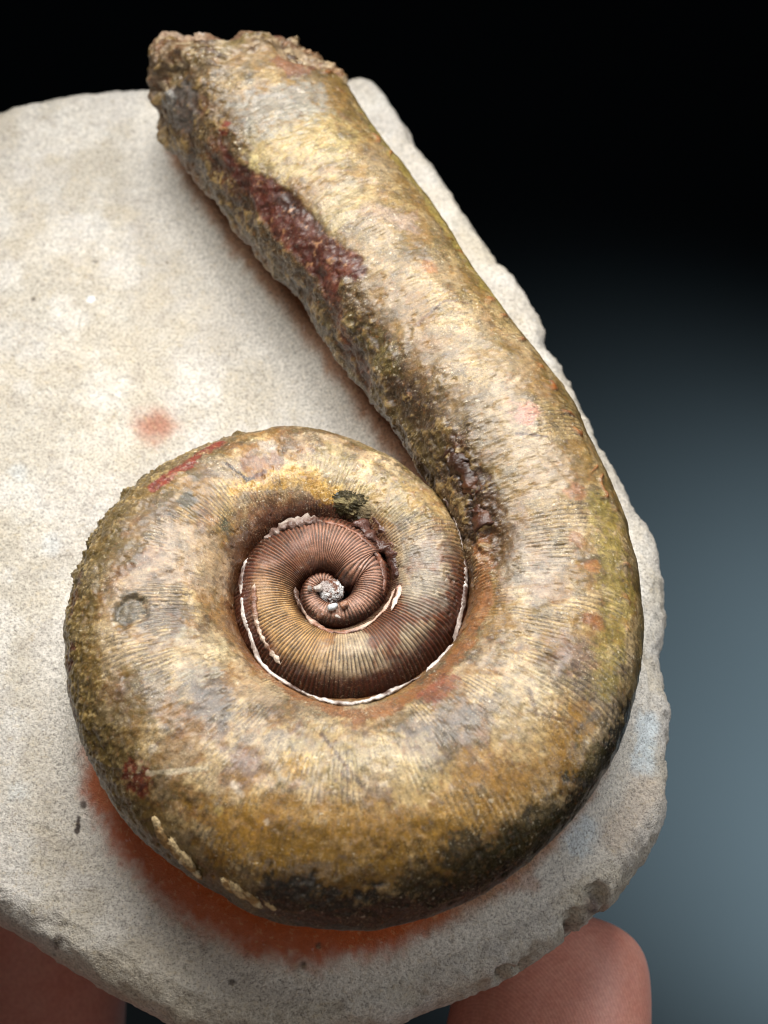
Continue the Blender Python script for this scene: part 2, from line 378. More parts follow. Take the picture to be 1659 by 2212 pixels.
# ---- stains with a place of their own: (pixels..., radius px, colour, strength, softness)
GREY, MAUVE, GOLD, CREAM = (112, 106, 100), (138, 112, 104), (184, 136, 40), (232, 220, 186)
OLIVE, DARK, BROWN, RED = (112, 98, 44), (38, 34, 14), (84, 48, 24), (118, 46, 32)
RUST, PALE, BLUEG, YEL = (166, 92, 40), (226, 216, 200), (150, 152, 150), (206, 158, 44)
STAINS = [
 ([(280, 1310)], 36, (84, 78, 62), .85, .35), ([(345, 1330)], 46, GREY, .6, .6), ([(430, 1470), (480, 1530)], 42, (98, 92, 88), .75, .6),
 ([(520, 1665)], 45, MAUVE, .75, .5), ([(820, 1690), (835, 1770)], 46, (124, 98, 84), .75, .6), ([(1070, 1665), (1120, 1660)], 50, (126, 92, 76), .7, .6),
 ([(1080, 1540)], 48, (118, 104, 86), .7, .5), ([(1250, 1420)], 48, (134, 108, 96), .7, .6), ([(960, 1580), (1010, 1540)], 40, GREY, .6, .7),
 ([(870, 1120)], 26, GREY, .6, .6), ([(405, 1080)], 18, (74, 78, 74), .8, .5), ([(490, 1135)], 15, (64, 74, 60), .8, .5),
 ([(900, 1200), (920, 1290)], 40, (150, 142, 128), .6, .7),
 ([(520, 1048), (600, 1026), (660, 1030), (715, 1075)], 26, YEL, .55, .6),
 ([(560, 1790), (720, 1830), (900, 1790), (1060, 1740), (1200, 1640)], 105, (168, 128, 48), .8, .8),
 ([(620, 1850), (800, 1885), (930, 1860)], 60, (128, 96, 22), .8, .6),
 ([(640, 1650)], 32, YEL, .6, .6), ([(1310, 1470), (1345, 1300), (1310, 1100)], 42, (158, 142, 70), .6, .7),
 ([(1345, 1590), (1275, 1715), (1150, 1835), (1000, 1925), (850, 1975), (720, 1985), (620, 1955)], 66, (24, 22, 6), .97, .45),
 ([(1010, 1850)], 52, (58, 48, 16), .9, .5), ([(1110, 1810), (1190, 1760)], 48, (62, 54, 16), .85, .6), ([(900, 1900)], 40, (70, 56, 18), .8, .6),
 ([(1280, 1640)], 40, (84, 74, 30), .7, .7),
 ([(680, 1610), (760, 1650), (900, 1660)], 62, (218, 200, 152), .7, .8), ([(400, 1420), (450, 1400)], 46, CREAM, .6, .7), ([(380, 1190), (440, 1220)], 60, (208, 186, 160), .7, .7),
 ([(1150, 1470), (1120, 1590)], 50, (216, 200, 160), .65, .8), ([(900, 1090), (840, 1060), (700, 990)], 46, (206, 186, 128), .6, .8),
 ([(600, 320), (700, 300)], 75, (208, 192, 136), .65, .8), ([(760, 420), (700, 480)], 50, (212, 196, 150), .6, .8),
 ([(1000, 690), (1060, 790)], 48, (206, 190, 160), .45, .8), ([(1110, 860), (1150, 960), (1190, 1040)], 46, (212, 198, 176), .5, .8), ([(1140, 890)], 28, (198, 140, 128), .6, .8),
 ([(1170, 1180), (1130, 1260)], 50, (212, 202, 184), .6, .8),
 ([(285, 1680)], 34, RED, .85, .5), ([(330, 1045), (400, 1000), (470, 950)], 13, (134, 52, 40), .9, .5), ([(200, 1650), (240, 1720)], 30, (104, 76, 34), .6, .6),
 ([(148, 1400), (142, 1480), (160, 1560)], 16, (82, 38, 22), .9, .4), ([(170, 1240), (150, 1330)], 12, (92, 56, 30), .8, .5),
 ([(1245, 1060)], 22, RUST, .42, .6), ([(1250, 1170)], 20, RUST, .42, .6), ([(1285, 1215)], 16, (190, 112, 40), .42, .6), ([(930, 572)], 18, RUST, .42, .6), ([(1030, 580)], 14, RUST, .42, .6), ([(1290, 1340)], 22, (150, 84, 40), .6, .6),
 ([(990, 1010), (1030, 1060), (1045, 1130)], 38, (62, 36, 20), .92, .45), ([(985, 960)], 24, BROWN, .8, .6), ([(1060, 1100), (1080, 1180)], 36, (92, 66, 38), .7, .7),
 ([(1040, 1180), (1045, 1260), (1025, 1350), (960, 1450), (850, 1515), (760, 1540), (640, 1495), (560, 1420)], 24, (150, 98, 56), .75, .6),
 ([(960, 1470), (930, 1500)], 24, (138, 78, 56), .75, .5),
 ([(410, 420), (520, 560), (650, 720), (760, 860), (880, 990)], 44, (92, 74, 36), .8, .8), ([(760, 800), (850, 900), (930, 980)], 50, (104, 88, 46), .7, .8),
 ([(380, 330), (450, 440), (560, 590)], 22, (120, 84, 56), .7, .7),
 ([(560, 240), (640, 215)], 60, (148, 146, 138), .75, .7), ([(370, 200), (400, 240)], 48, (138, 138, 136), .75, .6), ([(440, 230)], 32, (118, 84, 62), .6, .7),
 ([(487, 275)], 19, (122, 42, 28), .95, .25), ([(460, 330), (500, 400)], 34, (96, 60, 38), .85, .6),
 ([(800, 470), (870, 470)], 34, (168, 148, 136), .6, .7), ([(820, 220), (900, 330), (1000, 470), (1100, 620)], 26, (166, 150, 84), .6, .7),
 ([(540, 345), (556, 370)], 9, (222, 206, 150), .95, .3), ([(660, 130), (620, 140)], 30, (126, 78, 58), .7, .5), ([(540, 165)], 16, (64, 52, 20), .85, .5),
 ([(318, 1669), (380, 1665), (446, 1655)], 5, (236, 224, 196), .95, .3), ([(491, 998), (534, 1032), (572, 1012)], 4, (44, 26, 18), .95, .3), ([(577, 959)], 16, (214, 204, 190), .9, .6),
 ([(560, 1020), (530, 1000), (600, 990)], 16, (128, 84, 62), .6, .7), ([(505, 1695), (520, 1720)], 7, (240, 230, 212), .9, .6), ([(572, 1770)], 7, (240, 230, 212), .9, .5), ([(470, 1750)], 10, (214, 190, 120), .9, .4),
 ([(330, 1615)], 8, (240, 226, 206), .9, .4), ([(250, 1345)], 6, (220, 210, 190), .8, .4), ([(760, 930), (860, 995)], 12, (92, 80, 40), .6, .6), ([(690, 1580), (740, 1640), (790, 1700)], 4, (80, 52, 34), .8, .5),
 ([(1140, 1480), (1160, 1540), (1230, 1560)], 4, (86, 58, 36), .7, .5), ([(1120, 930), (1180, 940)], 3, (70, 44, 32), .8, .4), ([(900, 700), (960, 650), (1010, 655)], 4, (96, 66, 44), .7, .5),
 ([(700, 690), (760, 720), (830, 780)], 34, (98, 86, 40), .75, .7), ([(740, 760), (790, 830)], 22, (112, 70, 44), .7, .6),
]
RED_POLY = [(470, 300), (500, 330), (535, 372), (585, 385), (640, 425), (690, 485), (712, 515), (745, 524), (776, 552), (795, 588), (770, 603), (738, 603), (728, 628), (712, 650), (690, 615), (655, 590), (640, 555), (600, 520), (560, 470), (520, 420), (480, 360)]
RED_TAIL = [(700, 610), (712, 650), (728, 700), (748, 750), (790, 820)]

def poly_mask(g, poly, edge):
    """soft inside mask of a polygon laid on the surface (surface coordinates: along, around)"""
    L = [locate(x, y, (g,)) for x, y in poly]
    A = np.array([[l[3], l[4] * 0.8] for l in L])
    x, y = g.S + (fbm(g.P, 9, 3) - .5) * 0.09, g.V * 0.8 + (fbm(g.P, 9, 3, off=31) - .5) * 0.09
    inside = np.zeros(x.shape, bool); d = np.full(x.shape, 1e9)
    for (x0, y0), (x1, y1) in zip(A, np.roll(A, -1, 0)):
        c = ((y0 > y) != (y1 > y)); inside ^= c & (x < (x1 - x0) * (y - y0) / (y1 - y0 + 1e-12) + x0)
        ex, ey = x1 - x0, y1 - y0; t = np.clip(((x - x0) * ex + (y - y0) * ey) / (ex * ex + ey * ey + 1e-12), 0, 1)
        d = np.minimum(d, np.hypot(x - x0 - t * ex, y - y0 - t * ey))
    return sstep(-edge, edge, np.where(inside, d, -d))

# locate stains on the undisplaced surface once
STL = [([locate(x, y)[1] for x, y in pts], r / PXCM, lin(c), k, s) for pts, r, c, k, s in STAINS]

FS = np.array([np.interp(lim - RNG.uniform(-.5, 1.2), SS, CL[:, 0]) * np.array([1, 0, 0]) + np.array([RNG.uniform(-1, 1), 0, ZC + RNG.uniform(-.9, 1.0)]) for _ in range(70)])
FS[:, 1] = np.interp(lim, SS, CL[:, 1]) + RNG.uniform(-1.3, .9, 70)
FG = RNG.normal(0, .34, (70, 3)); FH = RNG.uniform(-.03, .02, 70)
def facets(P):
    sh = P.shape[:-1]; Q = P.reshape(-1, 3) + (np.stack([noise(P.reshape(-1, 3), 4, o_) for o_ in (1, 11, 21)], -1) - .5) * .12
    W_ = np.full(len(Q), 1e-30); h = np.zeros(len(Q))
    for s_, g_, h_ in zip(FS, FG, FH):
        d = Q - s_; e = np.exp(-np.minimum((d * d).sum(1), 4) * 130); W_ += e; h += e * (h_ + d @ g_)
    h /= W_
    return np.clip(h, -.08, .06).reshape(sh)
def colour_and_shape(g, inner):
    P, S, Vv = g.P, g.S, g.V
    n_big = fbm(P, 1.3, 4, .55); n_mid = fbm(P, 3.6, 4, .6, 17); n_sm = fbm(P, 10, 4, .65, 41); n_fine = fbm(P, 26, 3, .6, 5)
    jit = (n_sm - .5) * 1.1 + (n_mid - .5) * 0.8
    phi = np.interp(S, SS, kphi)
    # ---- ribs: fine, dense, gently curved across the flank
    vv = np.clip((Vv - 0.2) / 2.6, 0, 1)
    ribp = np.interp(S, SS, RIB) + -(5.0 - 2.5 * sstep(-5.4, -6.6, phi)) * np.sin(vv * math.pi) + (n_mid - .5) * 3.5
    rib = np.sin(ribp)
    flank = sstep(0.15, 0.7, Vv) * sstep(3.7, 3.0, Vv)
    wi = sstep(math.radians(-318), math.radians(-362), phi + jit * .12)       # 1 on the ribbed inner whorls
    patch = sstep(.47, .66, n_mid * .5 + fbm(P, 2.1, 3, .55, 71) * .5)
    amp_o = 0.0026 * flank * patch * (1 - .75 * sstep(lim - 6.0, lim - 4.0, S))
    amp_i = 0.0055 * sstep(0.2, 0.7, Vv) * (0.35 + 0.65 * sstep(.40, .56, fbm(P, 3.0, 3, .5, 29)))
    amp = amp_o * (1 - wi) + amp_i * wi
    disp = amp * rib
    # ---- pigment
    tan, cream, olive = lin((150, 116, 70)), lin((202, 177, 132)), lin((102, 86, 40))
    col = np.broadcast_to(tan, P.shape).copy()
    col = mixc(col, cream, .85 * sstep(.44, .60, n_mid + jit * .22))
    col = mixc(col, lin((140, 110, 52)), .6 * sstep(.50, .64, n_big + jit * .14))
    col = mixc(col, lin((100, 88, 78)), .6 * sstep(.53, .64, fbm(P, 2.6, 4, .6, 77) + jit * .14))
    col = mixc(col, lin((138, 94, 58)), .5 * sstep(.57, .66, fbm(P, 4.5, 4, .65, 91)))
    col = mixc(col, lin((96, 86, 52)), .5 * sstep(.56, .64, fbm(P, 6.0, 4, .65, 101)))
    col = mixc(col, lin((200, 178, 146)), .5 * sstep(.54, .64, fbm(P, 3.1, 4, .65, 131) + jit * .12))
    col = mixc(col, lin((78, 58, 34)), .55 * sstep(.60, .68, fbm(P, 5.2, 4, .65, 151)))
    ci = col.copy()
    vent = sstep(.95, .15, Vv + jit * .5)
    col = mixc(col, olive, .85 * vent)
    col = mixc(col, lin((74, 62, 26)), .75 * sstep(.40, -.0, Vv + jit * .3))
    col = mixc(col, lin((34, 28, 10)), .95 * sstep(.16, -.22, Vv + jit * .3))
    left = sstep(math.radians(-250), math.radians(-215), phi) * sstep(math.radians(-100), math.radians(-150), phi)
    col = mixc(col, lin((108, 90, 46)), .75 * left * sstep(1.45, .75, Vv + jit * .6))
    wall = sstep(2.35, 2.85, Vv + jit * .25)                         # umbilical wall, brown
    col = mixc(col, lin((116, 70, 38)), .8 * wall)
    wall2 = sstep(2.0, 2.55, Vv + jit * .2) * sstep(math.radians(-350), math.radians(-310), phi) * sstep(math.radians(-195), math.radians(-240), phi)
    col = mixc(col, lin((100, 54, 32)), .9 * wall2)
    shaft = sstep(lim - 7.0, lim - 5.5, S)                           # inner side of the shaft, brown olive
    col = mixc(col, lin((122, 104, 62)), .45 * shaft)
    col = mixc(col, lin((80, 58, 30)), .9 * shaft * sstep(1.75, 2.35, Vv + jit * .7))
    # inner whorls
    ci = mixc(ci, lin((130, 74, 50)), .8)
    lowr = sstep(math.radians(-480), math.radians(-440), phi)
    ci = mixc(ci, lin((192, 174, 144)), .85 * lowr * sstep(.42, .54, n_mid + .04) * sstep(.75, 1.1, Vv))
    ci = mixc(ci, lin((210, 172, 116)), .8 * sstep(math.radians(-575), math.radians(-510), phi) * sstep(math.radians(-430), math.radians(-470), phi) * sstep(.9, 1.4, Vv + jit * .3))
    ci = mixc(ci, lin((112, 70, 54)), .6 * sstep(math.radians(-560), math.radians(-620), phi))
    ci = mixc(ci, lin((196, 152, 130)), .8 * sstep(math.radians(-580), math.radians(-640), phi) * sstep(.6, 1.0, Vv) * sstep(2.4, 1.9, Vv))
    ci = mixc(ci, lin((84, 36, 18)), .95 * sstep(1.35, .8, Vv + jit * .35))  # brown outer slope: pigment deepened with painted shade
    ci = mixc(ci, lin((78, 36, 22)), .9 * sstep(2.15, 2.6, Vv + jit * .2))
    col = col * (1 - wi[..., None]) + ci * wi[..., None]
    # dirt held in the grooves between the ribs
    gro = sstep(-.1, -.85, rib)
    col = mixc(col, lin((52, 32, 20)), gro * (.85 * sstep(0.0, .0045, amp) * wi + .55 * sstep(.0003, .0024, amp) * (1 - wi)))
    # placed stains
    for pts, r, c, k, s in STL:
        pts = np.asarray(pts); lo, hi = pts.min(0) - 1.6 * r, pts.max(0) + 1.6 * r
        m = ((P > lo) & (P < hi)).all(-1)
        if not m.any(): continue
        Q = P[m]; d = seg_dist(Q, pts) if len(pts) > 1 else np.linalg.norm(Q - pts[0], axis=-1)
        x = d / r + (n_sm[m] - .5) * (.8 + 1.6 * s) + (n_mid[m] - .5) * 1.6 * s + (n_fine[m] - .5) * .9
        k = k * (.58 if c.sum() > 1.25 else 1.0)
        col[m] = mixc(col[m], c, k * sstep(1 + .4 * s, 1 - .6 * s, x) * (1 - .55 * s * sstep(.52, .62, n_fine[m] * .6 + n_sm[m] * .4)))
    rough = np.zeros(S.shape)
    if not inner:
        # iron red scar along the shaft, sunk a little below the shell skin
        red = .94 * poly_mask(g, RED_POLY, 0.028)
        tail = np.array([locate(x, y, (g,))[1] for x, y in RED_TAIL]); dt = seg_dist(P, tail)
        red = np.maximum(red, .8 * sstep(.13, .05, dt + jit * .12))
        rc = mixc(np.broadcast_to(lin((84, 36, 27)), P.shape).copy(), lin((106, 54, 40)), sstep(.5, .68, n_sm))
        rc = mixc(rc, lin((62, 26, 18)), sstep(.48, .36, n_mid))
        rc = mixc(rc, lin((160, 120, 88)), sstep(.68, .76, fbm(P, 14, 3, .6, 63)))
        col = col * (1 - red[..., None]) + rc * red[..., None]
        disp += red * (-.012 + (n_sm - .5) * .03 + (n_mid - .5) * .05)
        rough = np.maximum(rough, red)
        # broken end of the shaft: bare rough stone
        jagg = (fbm(P, 1.6, 3, .5, 3) - .5) * .9 + (fbm(P, 5, 3, .5, 8) - .5) * .35
        Se = S - (send - lim)[None, :] * sstep(lim - 2.0, lim, S)
        brk = sstep(lim - .62, lim - .45, Se + jagg)
        stone = mixc(np.broadcast_to(lin((158, 138, 112)), P.shape).copy(), lin((126, 92, 66)), sstep(.46, .6, n_mid))
        stone = mixc(stone, lin((118, 104, 60)), .8 * sstep(.52, .64, n_big + jit * .15))
        stone = mixc(stone, lin((70, 46, 28)), sstep(.55, .64, n_sm)); stone = mixc(stone, lin((196, 178, 148)), .7 * sstep(.56, .66, fbm(P, 8, 3, .6, 177)))
        col = col * (1 - .9 * brk[..., None]) + stone * .9 * brk[..., None]
        fz = np.zeros(S.shape); rws = slice(int(NRO * .8), NRO); fz[rws] = facets(P[rws])
        disp -= .16 * sstep(lim - .35, lim + .05, Se)
        disp += brk * (-.03 + fz + (n_mid - .5) * .06 + (n_sm - .5) * .035)
        rough = np.maximum(rough, brk)
        ln = np.interp(S, SS, RIB) / TAU
        node = sstep(.55, .95, np.sin(S * 21 + (n_big - .5) * 30)) * np.exp(-((Vv - .78 - (n_big - .5) * .5) / .10) ** 2) * sstep(math.radians(-30), math.radians(15), phi) * (1 - brk)
        node = node * sstep(.40, .55, fbm(P, 3, 2, .5, 38))
        disp += node * .022; col = mixc(col, lin((150, 84, 36)), .75 * node)
        crust = shaft * sstep(1.95, 2.4, Vv + jit * .6) * sstep(4.2, 3.3, Vv) * (1 - red)
        disp += crust * ((n_mid - .5) * .09 + (n_sm - .5) * .05)
        col = mixc(col, lin((58, 36, 20)), .7 * crust * sstep(.52, .42, n_mid)); col = mixc(col, lin((168, 142, 92)), .6 * crust * sstep(.58, .66, n_sm))
        # pits and chips
        pit = sstep(.70, .78, fbm(P, 13, 3, .5, 23)); disp -= .010 * pit
        # crushed, crusty ground near the gap between shaft and coil
        cr = np.array([locate(x, y, (g,))[1] for x, y in [(975, 985), (1015, 1040), (1040, 1110), (1050, 1190)]])
        crm = sstep(.26, .08, seg_dist(P, cr) + jit * .06)
        disp += crm * ((n_sm - .5) * .05 + (n_mid - .5) * .14); rough = np.maximum(rough, crm * .6)
        # round shallow bite on the left flank
        bp = locate(278, 1312)[1]; bd = np.linalg.norm(P - bp, axis=-1)
        disp -= .035 * sstep(.17, .12, bd + (n_sm - .5) * .06)
        # ragged left margin
        edge = sstep(.5, .1, np.abs(Vv - 0.05)) * sstep(math.radians(-255), math.radians(-235), phi) * sstep(math.radians(-165), math.radians(-185), phi)
        disp += edge * ((n_sm - .5) * .14 + (n_mid - .5) * .14)
        disp += left * sstep(1.5, .6, Vv) * sstep(-.3, .1, Vv) * ((n_sm - .5) * .035 + (n_fine - .5) * .02)
        col = mixc(col, lin((70, 40, 24)), .85 * edge * sstep(.50, .42, n_sm * .5 + n_mid * .5)); col = mixc(col, lin((196, 172, 120)), .6 * left * sstep(1.4, .7, Vv) * sstep(.60, .68, n_fine))
    disp += (n_mid - .5) * (.035 - .023 * wi) + (n_sm - .5) * (.014 - .006 * wi) + (n_fine - .5) * .006 + (n_big - .5) * .06 * (1 - wi)
    g.D = P + g.N * disp[..., None]
    if not inner:
        for _ in range(12):                                           # wear the broken edges a little
            A_ = g.D[-260:]; B_ = A_.copy(); B_[1:-1] = (A_[:-2] + A_[2:]) * .5
            B_ = (B_ + np.roll(A_, 1, 1) * .5 + np.roll(A_, -1, 1) * .5) * .5
            k_ = (.8 * brk[-260:])[..., None]; g.D[-260:] = A_ * (1 - k_) + B_ * k_
    if not inner:
        grit = np.abs(n_sm - .5) * .10 + np.abs(fbm(P, 6, 3, .6, 207) - .5) * .16 + (n_fine - .5) * .02
        g.D = g.D + g.N * (brk * (grit - .03))[..., None]
    gr = (.40 + .5 * sstep(.45, .6, n_mid)) * (1 - .4 * wi)
    if not inner: gr = gr * (1 - .65 * red)
    return np.clip(col, 0, 1) ** 1.12 * .90, gr, rough

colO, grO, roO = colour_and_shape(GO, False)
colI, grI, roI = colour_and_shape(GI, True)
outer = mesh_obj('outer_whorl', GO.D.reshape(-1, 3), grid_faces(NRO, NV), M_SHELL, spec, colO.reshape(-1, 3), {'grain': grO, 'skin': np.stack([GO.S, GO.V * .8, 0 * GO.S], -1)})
outer['label'] = 'thick olive gold outer whorl running into the straight shaft'
inner = mesh_obj('inner_whorls', GI.D.reshape(-1, 3), grid_faces(1300, 150), M_SHELL, spec, colI.reshape(-1, 3), {'grain': grI, 'skin': np.stack([GI.S, GI.V * .5, 0 * GI.S], -1)})
inner['label'] = 'finely ribbed brown inner whorls in the sunken centre'

# ---- broken end face of the shaft
ring = GO.D[-1]; ctr = ring.mean(0); ax = np.array([np.interp(lim, SS, TG[:, 0]), np.interp(lim, SS, TG[:, 1]), 0])
rows = []
for k, t in enumerate(np.linspace(0, 1, 46)[1:]):
    rows.append(ring * (1 - t) + ctr * t + ax * 0.14 * math.sin(t * math.pi * .5))
E_ = np.array([ring] + rows)
en = facets(E_) * 1.3 + (fbm(E_, 2.0, 3, .5, 12) - .5) * .25 + (fbm(E_, 8, 3, .6, 2) - .5) * .05
en *= sstep(0, .12, np.linspace(0, 1, 46))[:, None]
E_ = E_ + ax * en[..., None]
ec = mixc(np.broadcast_to(lin((166, 142, 120)), E_.shape).copy(), lin((120, 92, 70)), sstep(.45, .6, fbm(E_, 3, 4)))
ec = mixc(ec, lin((96, 58, 40)), sstep(.6, .68, fbm(E_, 5, 3, .6, 9)))
oe = mesh_obj('broken_end', E_.reshape(-1, 3), grid_faces(46, NV), M_ROCK, spec, ec.reshape(-1, 3))
oe['label'] = 'rough greyish brown broken stone at the top of the shaft'

# ---- limestone slab
OUT = [(735, 158), (810, 165), (835, 205), (855, 236), (905, 310), (960, 385), (1010, 460), (1055, 520), (1068, 552), (1108, 588), (1150, 650), (1182, 702), (1188, 742), (1228, 800), (1262, 870), (1300, 950), (1352, 1040), (1400, 1120), (1430, 1200), (1441, 1270), (1447, 1315), (1432, 1370), (1424, 1410), (1436, 1450), (1449, 1490), (1444, 1560), (1440, 1640), (1442, 1720), (1426, 1795), (1376, 1895), (1332, 1950), (1240, 2022), (1140, 2090), (1020, 2152), (900, 2202), (760, 2250), (600, 2280), (450, 2252), (330, 2198), (260, 2152), (160, 2092), (60, 2034), (-20, 1985), (-180, 1850), (-330, 1600), (-420, 1300), (-430, 900), (-330, 520), (-160, 260), (0, 215), (100, 197), (200, 185), (310, 175), (520, 165)]
def rimz(x, y): return (-0.14 if x > 700 else -0.03) - 0.42 * float(sstep(1500, 2000, np.array(y * 1.0))) if x > 350 or y > 1900 else -0.03
OW = np.array([on_plane(x, y, rimz(x, y))[:2] for x, y in OUT])
SCX, SCY = on_plane(640, 1230, 0)[:2]
th = np.arctan2(OW[:, 1] - SCY, OW[:, 0] - SCX); rr = np.hypot(OW[:, 0] - SCX, OW[:, 1] - SCY)
o = np.argsort(th); th, rr = th[o], rr[o]
NT_ = 1100
ta = np.linspace(-math.pi, math.pi, NT_, endpoint=False)
B = np.interp(ta, np.concatenate([th - TAU, th, th + TAU]), np.concatenate([rr, rr, rr]))
circ = np.stack([np.cos(ta) * 3, np.sin(ta) * 3, 0 * ta], -1)
B = gsmooth(np.concatenate([B] * 3), 2.5)[NT_:2 * NT_] + (fbm(circ, 3.5, 4, .6) - .5) * .09 + .01
# profile: top out to the rim, rounded shoulder, side, underside
rt = np.concatenate([np.linspace(0.02, .55, 60), np.linspace(.55, 1, 190)[1:]])
prof = [(t, 0.0, 0.0) for t in rt]
SH = 0.26
rings, kinds = [], []
for t in rt: rings.append(((B - SH) * t, np.zeros(NT_))); kinds.append(0)
for k in range(1, 15):
    q = k / 14 * math.pi / 2; rings.append((B - SH + SH * math.sin(q), np.full(NT_, -0.34 * (1 - math.cos(q))))); kinds.append(1)
for k in range(1, 19):
    q = k / 18; rings.append((B - 0.45 * q * q, np.full(NT_, -0.34 - 1.05 * q))); kinds.append(2)
for k in range(1, 9):
    q = k / 8; rings.append(((B - .45) * (1 - q * .98), np.full(NT_, -1.39 - .1 * math.sin(q * 1.5)))); kinds.append(3)
Rr = np.array([r for r, z in rings]); Zz = np.array([z for r, z in rings])
SP = np.stack([SCX + Rr * np.cos(ta), SCY + Rr * np.sin(ta), Zz], -1)
kk = np.array(kinds)[:, None] * np.ones(NT_)
nb = fbm(SP, .55, 3); nm = fbm(SP, 2.2, 4, .55, 9); ns = fbm(SP, 9, 4, .6, 27); nf = fbm(SP, 24, 2, .6, 3)
SNn = grid_normals(SP)
if SNn[100, :, 2].mean() < 0: SNn = -SNn
edgew = sstep(.5, 1.0, kk) + .0
# distance to the fossil's centre line on the plan: the matrix is a cove rising to it
cl = CL[(SS > S_SPLIT) & (SS < lim + .1)][::40]
px_, py_ = SP[..., 0], SP[..., 1]
dm = np.full(px_.shape, 1e9); aa = np.zeros(px_.shape)
for x, y, a, b, _z in cl:
    d = np.hypot(px_ - x, py_ - y) - a * 0.86; m = d < dm; dm = np.where(m, d, dm)
rise = np.where(kk < 1, .34 * sstep(.50, -.12, dm) ** 2, 0)
sd = (nb - .5) * .10 * (kk < 1) + (nm - .5) * (.030 + .07 * edgew) + (ns - .5) * (.014 + .03 * edgew) + (nf - .5) * .010
PT = [on_plane(x, y, -.1)[:2] for x, y in ((1290, 1930), (1245, 1985), (1150, 2075), (1105, 2095))]
sd = sd - sum(.10 * sstep(.10, .03, np.hypot((SP[..., 0] - x) * .8, SP[..., 1] - y) + (ns - .5) * .12) for x, y in PT) - edgew * np.abs(nm - .5) * .12
pits = sstep(.66, .74, fbm(SP, 11, 2, .5, 61)) * .008
SD = SP + SNn * (sd - pits)[..., None]; SD[..., 2] += rise
sq, _ = proj(SD)
sc_ = np.broadcast_to(lin((186, 179, 166)), SP.shape).copy()
sc_ = mixc(sc_, lin((201, 196, 187)), sstep(.42, .6, nm))
sc_ = mixc(sc_, lin((190, 178, 156)), .3 * sstep(.50, .62, fbm(SP, 1.1, 4, .6, 81)))
sc_ = mixc(sc_, lin((186, 182, 178)), .35 * sstep(.52, .64, fbm(SP, 1.7, 4, .6, 44)))
sc_ = mixc(sc_, lin((206, 206, 202)), .15 * sstep(.6, .68, fbm(SP, 2.6, 3, .6, 15)))
sc_ = mixc(sc_, lin((140, 130, 122)), .25 * sstep(.62, .72, ns))
# clean tooled margin beside the shaft, brown in the contact
margin = sstep(.62, .25, dm + (nm - .5) * .3) * (kk < 1)
sc_ = mixc(sc_, lin((216, 211, 202)), .8 * margin)
sc_ = mixc(sc_, lin((150, 100, 62)), .85 * sstep(.10, -.03, dm + (ns - .5) * .12) * (kk < 1))
def plan(x, y): return on_plane(x, y, 0.03)
def spot(pts, r, c, k, s):
    global sc_
    pts = np.array([plan(x, y) for x, y in pts]); r = r / PXCM
    d = seg_dist(SD * np.array([1, 1, 0]), pts * np.array([1, 1, 0])) if len(pts) > 1 else np.hypot(SD[..., 0] - pts[0][0], SD[..., 1] - pts[0][1])
    x = d / r + (ns - .5) * 1.2 * s * min(1, .12 / r) + (nm - .5) * .3 * s + (nf - .5) * .6 * min(1, .12 / r)
    sc_ = mixc(sc_, lin(c), k * sstep(1 + .6 * s, 1 - .7 * s, x) * (kk < 2))
# amber light through the shell, painted on the slab at the coil's lower left
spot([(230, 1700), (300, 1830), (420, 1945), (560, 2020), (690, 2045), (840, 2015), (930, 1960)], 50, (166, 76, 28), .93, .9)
GLOW_PATH = np.array([plan(x, y)[:2] for x, y in [(230, 1700), (300, 1830), (420, 1945), (560, 2020), (690, 2045), (840, 2015), (930, 1960)]])
painted_glow = .8 * sstep(.36, .12, seg_dist(SD[..., :2], GLOW_PATH))  # mask of the painted amber light, kept smooth
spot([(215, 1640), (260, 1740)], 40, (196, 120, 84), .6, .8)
spot([(335, 912)], 44, (160, 98, 74), .8, 1.1)
spot([(195, 640)], 9, (236, 244, 246), .9, .3); spot([(180, 1740)], 9, (60, 44, 40), .8, .6); spot([(165, 1795), (170, 1765)], 5, (54, 40, 36), .9, .5)
spot([(110, 1175)], 26, (206, 214, 218), .35, .7); spot([(40, 1020)], 20, (206, 214, 218), .35, .7); spot([(40, 1710)], 24, (196, 204, 208), .35, .7)
for x, y, r in [(290, 905, 5), (540, 1010, 5), (255, 340, 4), (440, 430, 5), (430, 700, 4), (205, 560, 5), (70, 640, 5), (640, 820, 4), (360, 560, 4), (640, 1875, 6), (655, 2090, 7), (690, 2060, 6), (500, 2120, 8), (120, 2020, 10), (250, 1490, 4)]:
    spot([(x, y)], r, (70, 60, 54), .8, .6)
spot([(1130, 2100), (1180, 2060), (1240, 2010), (1290, 1940)], 10, (112, 98, 90), .6, 1.6); spot([(1290, 1930)], 17, (74, 46, 42), .8, 1.0)
spot([(1090, 1930), (1150, 1920)], 14, (160, 110, 84), .5, .8); spot([(1400, 1560), (1390, 1650)], 26, (206, 222, 232), .6, .7); spot([(1240, 1830), (1270, 1800)], 26, (206, 218, 226), .6, .8)
spot([(1400, 1700), (1330, 1800)], 40, (176, 158, 140), .5, .9)
slab = mesh_obj('stone_slab', SD.reshape(-1, 3), grid_faces(len(rings), NT_), M_ROCK, spec, sc_.reshape(-1, 3), {'painted_glow': painted_glow})
slab['label'] = 'pale cream limestone slab with worn rounded rim'

